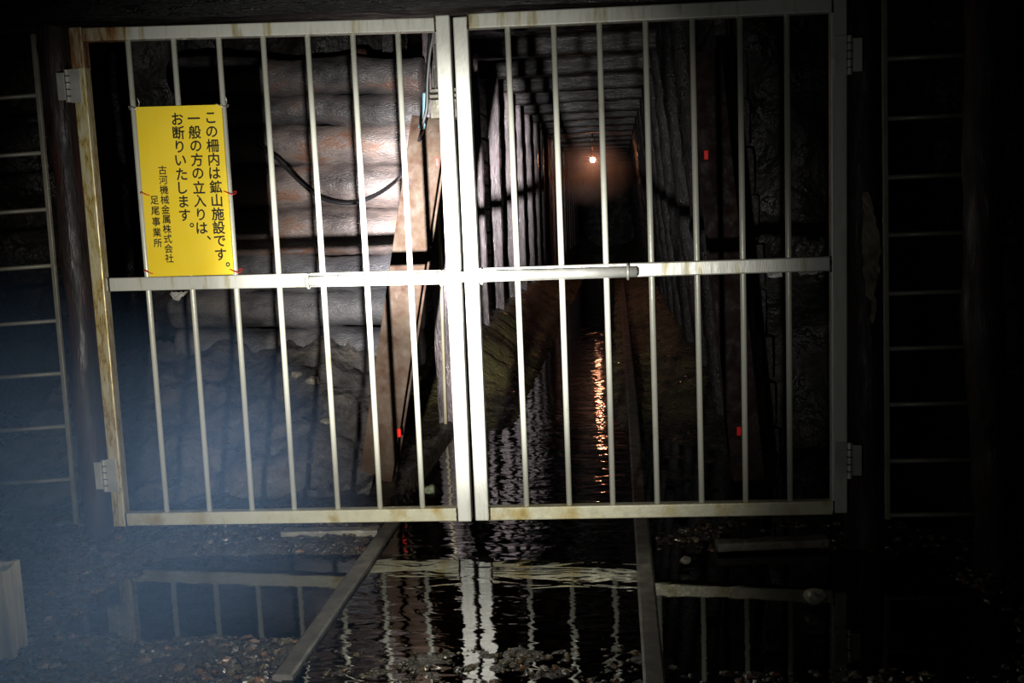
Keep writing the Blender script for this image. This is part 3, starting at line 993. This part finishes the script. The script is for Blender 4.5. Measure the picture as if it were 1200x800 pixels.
# ---------------------------------------------------------------- scraps
bm = bmesh.new()
c = gl(212, 338, 0.0)
rows = []
for j in range(9):
    row = []
    for i in range(13):
        u = i / 12 - 0.5
        dpt = (0.034 * (1 - abs(u * 1.6 + 0.25))) * j / 8
        row.append(bm.verts.new(c + Vector((u * 0.068, -0.01 + 0.006 * math.sin(i * 1.3 + j), -0.008 - max(0.002, dpt) + 0.002 * math.sin(i * 2.1)))))
    rows.append(row)
for j in range(8):
    for i in range(12):
        bm.faces.new((rows[j][i], rows[j][i + 1], rows[j + 1][i + 1], rows[j + 1][i]))
bmesh.ops.solidify(bm, geom=bm.faces[:], thickness=0.003)
tag(obj('plastic_scrap', bm, M_PLASTIC, None, True), 'crumpled whitish scrap hanging under the middle rail below the sign', 'scrap')


def scrap(name, label, pts, Y, m, cat):
    bm = bmesh.new()
    vs = [bm.verts.new(at(px, py, Y(px, py) if callable(Y) else Y + 0.01 * noise.noise(Vector((px * 0.1, py * 0.1, 0))))) for px, py in pts]
    bm.faces.new(vs)
    bmesh.ops.solidify(bm, geom=bm.faces[:], thickness=0.004)
    tag(obj(name, bm, m), label, cat)


scrap('paper_scrap', 'torn pale paper scrap on the dark rock behind the top left of the gate', [(182, 54), (185, 63), (186, 70), (181, 74), (178, 79), (170, 80), (165, 78), (173, 72), (175, 66), (178, 57)], lambda px, py: 5.35 + rk(at(px, py, 5.35).x, at(px, py, 5.35).z, 0.0) - 0.004, M_STONE, 'scrap')

scrap('paint_scrap', 'ragged pale flake hanging under the right end of the right middle rail', [(899, 319.5), (916, 319), (917, 324), (908, 325.5), (900, 324.5)], 3.19, M_PLASTIC, 'scrap')
scrap('paint_scrap', 'thin torn pale strip under the rail beside the right outer stile', [(935, 318), (958, 317), (958, 320.5), (950, 322), (946, 320.5), (938, 323)], 3.175, M_PLASTIC, 'scrap')

# ---------------------------------------------------------------- crate at the left
A_, B_ = atz(27, 757, 0.0), atz(14.5, 771, 0.0)
K_ = [A_, B_, B_ + Vector((-0.20, -0.42, 0)), A_ + Vector((-0.66, 0.02, 0))]
crate = thing('wooden_crate', 'pale wooden open-topped crate at the left edge of the ground before the fence', 'crate', sum(K_, Vector()) / 4)
zt = Vector((0, 0, 0.228))
for q in range(4):
    o_, dvec = K_[q], K_[(q + 1) % 4] - K_[q]
    per, L_ = dvec.normalized(), dvec.length
    n_ = max(1, round(L_ / 0.1))
    for k in range(n_):
        s0 = o_ + per * (L_ * (k + 0.03) / n_)
        s1 = o_ + per * (L_ * (k + 0.97) / n_)
        mid = (s0 + s1) / 2
        bm = beam(bmesh.new(), mid + Vector((0, 0, 0.01)), mid + zt, (s1 - s0).length, 0.012, per, bevel=0.001)
        obj('slat', bm, M_CRATE, crate)
for c_ in K_:
    bm = beam(bmesh.new(), c_, c_ + zt + Vector((0, 0, 0.004)), 0.020, 0.020, (1, 0, 0), bevel=0.002)
    obj('corner_post', bm, M_CRATE, crate)
bm = bmesh.new()
vs = [bm.verts.new(p + Vector((0, 0, 0.012))) for p in K_]
bm.faces.new(vs)
bmesh.ops.solidify(bm, geom=bm.faces[:], thickness=0.01)
obj('bottom', bm, M_CRATE, crate)

# ---------------------------------------------------------------- lamp deep in the tunnel and its light
LPY = 15.0
lc = at(694.5, 187, LPY)
lamp = thing('tunnel_lamp', 'small glowing orange lamp hanging deep in the tunnel', 'lamp', lc + Vector((0, 0, 0.1)))
bm = bmesh.new()
bmesh.ops.create_uvsphere(bm, u_segments=16, v_segments=10, radius=0.040)
bmesh.ops.translate(bm, vec=lc, verts=bm.verts)
obj('bulb', bm, M_BULB, lamp, True)
bm = tube(bmesh.new(), [lc + Vector((0, 0, 0.03)), lc + Vector((0, 0, 0.06)), lc + Vector((0, 0, 0.10))], [0.034, 0.030, 0.012], 12)
obj('lamp_holder', bm, M_BLACKM, lamp, True)
bm = tube(bmesh.new(), [lc + Vector((0, 0, 0.10)), Vector((lc.x, lc.y, CEIL + 0.16))], 0.006, 6)
obj('flex', bm, M_CABLE, lamp, True)
pl = D.lights.new('lamp_light', 'POINT')
pl.energy, pl.color, pl.shadow_soft_size = 6, (1.0, 0.30, 0.12), 0.05
po = D.objects.new('lamp_light', pl)
COL.objects.link(po)
po.location = lc + Vector((0, -0.09, 0.0))


# ---------------------------------------------------------------- haze
def haze(name, c, rads, density, col, aniso, label):
    m = D.materials.new(name)
    m.use_nodes = True
    nt = m.node_tree
    nt.nodes.clear()
    out = nt.nodes.new('ShaderNodeOutputMaterial')
    vs = nt.nodes.new('ShaderNodeVolumeScatter')
    vs.inputs['Color'].default_value = (*col, 1)
    vs.inputs['Anisotropy'].default_value = aniso
    tc = nt.nodes.new('ShaderNodeTexCoord')
    gr_ = nt.nodes.new('ShaderNodeTexGradient')
    gr_.gradient_type = 'SPHERICAL'
    nt.links.new(tc.outputs['Object'], gr_.inputs[0])
    n = nt.nodes.new('ShaderNodeTexNoise')
    n.inputs['Scale'].default_value = 1.8
    n.inputs['Detail'].default_value = 2
    nt.links.new(tc.outputs['Object'], n.inputs['Vector'])
    mr = nt.nodes.new('ShaderNodeMapRange')
    mr.inputs[1].default_value, mr.inputs[2].default_value = 0.3, 0.7
    mr.inputs[3].default_value, mr.inputs[4].default_value = 0.5, 1.3
    nt.links.new(n.outputs['Fac'], mr.inputs[0])
    mu = nt.nodes.new('ShaderNodeMath')
    mu.operation = 'MULTIPLY'
    nt.links.new(gr_.outputs['Fac'], mu.inputs[0])
    nt.links.new(mr.outputs[0], mu.inputs[1])
    m2 = nt.nodes.new('ShaderNodeMath')
    m2.operation = 'MULTIPLY'
    m2.inputs[1].default_value = density
    nt.links.new(mu.outputs[0], m2.inputs[0])
    nt.links.new(m2.outputs[0], vs.inputs['Density'])
    nt.links.new(vs.outputs[0], out.inputs['Volume'])
    bm = bmesh.new()
    bmesh.ops.create_icosphere(bm, subdivisions=3, radius=1.0)
    me = D.meshes.new(name)
    bm.to_mesh(me)
    bm.free()
    me.materials.append(m)
    o = D.objects.new(name, me)
    COL.objects.link(o)
    o.location = c
    o.scale = rads
    o['kind'] = 'stuff'
    tag(o, label, 'mist')
    return o


haze('mist', (-1.24, 1.50, 0.45), (0.84, 1.15, 0.62), 0.26, (0.36, 0.60, 1.0), 0.1, 'bluish mist drifting over the ground at the lower left before the gate')
haze('lamp_haze', lc + Vector((-0.02, 0, -0.20)), (0.66, 1.6, 0.50), 0.40, (1, 0.9, 0.85), 0.3, 'faint reddish haze around the lamp deep in the tunnel')
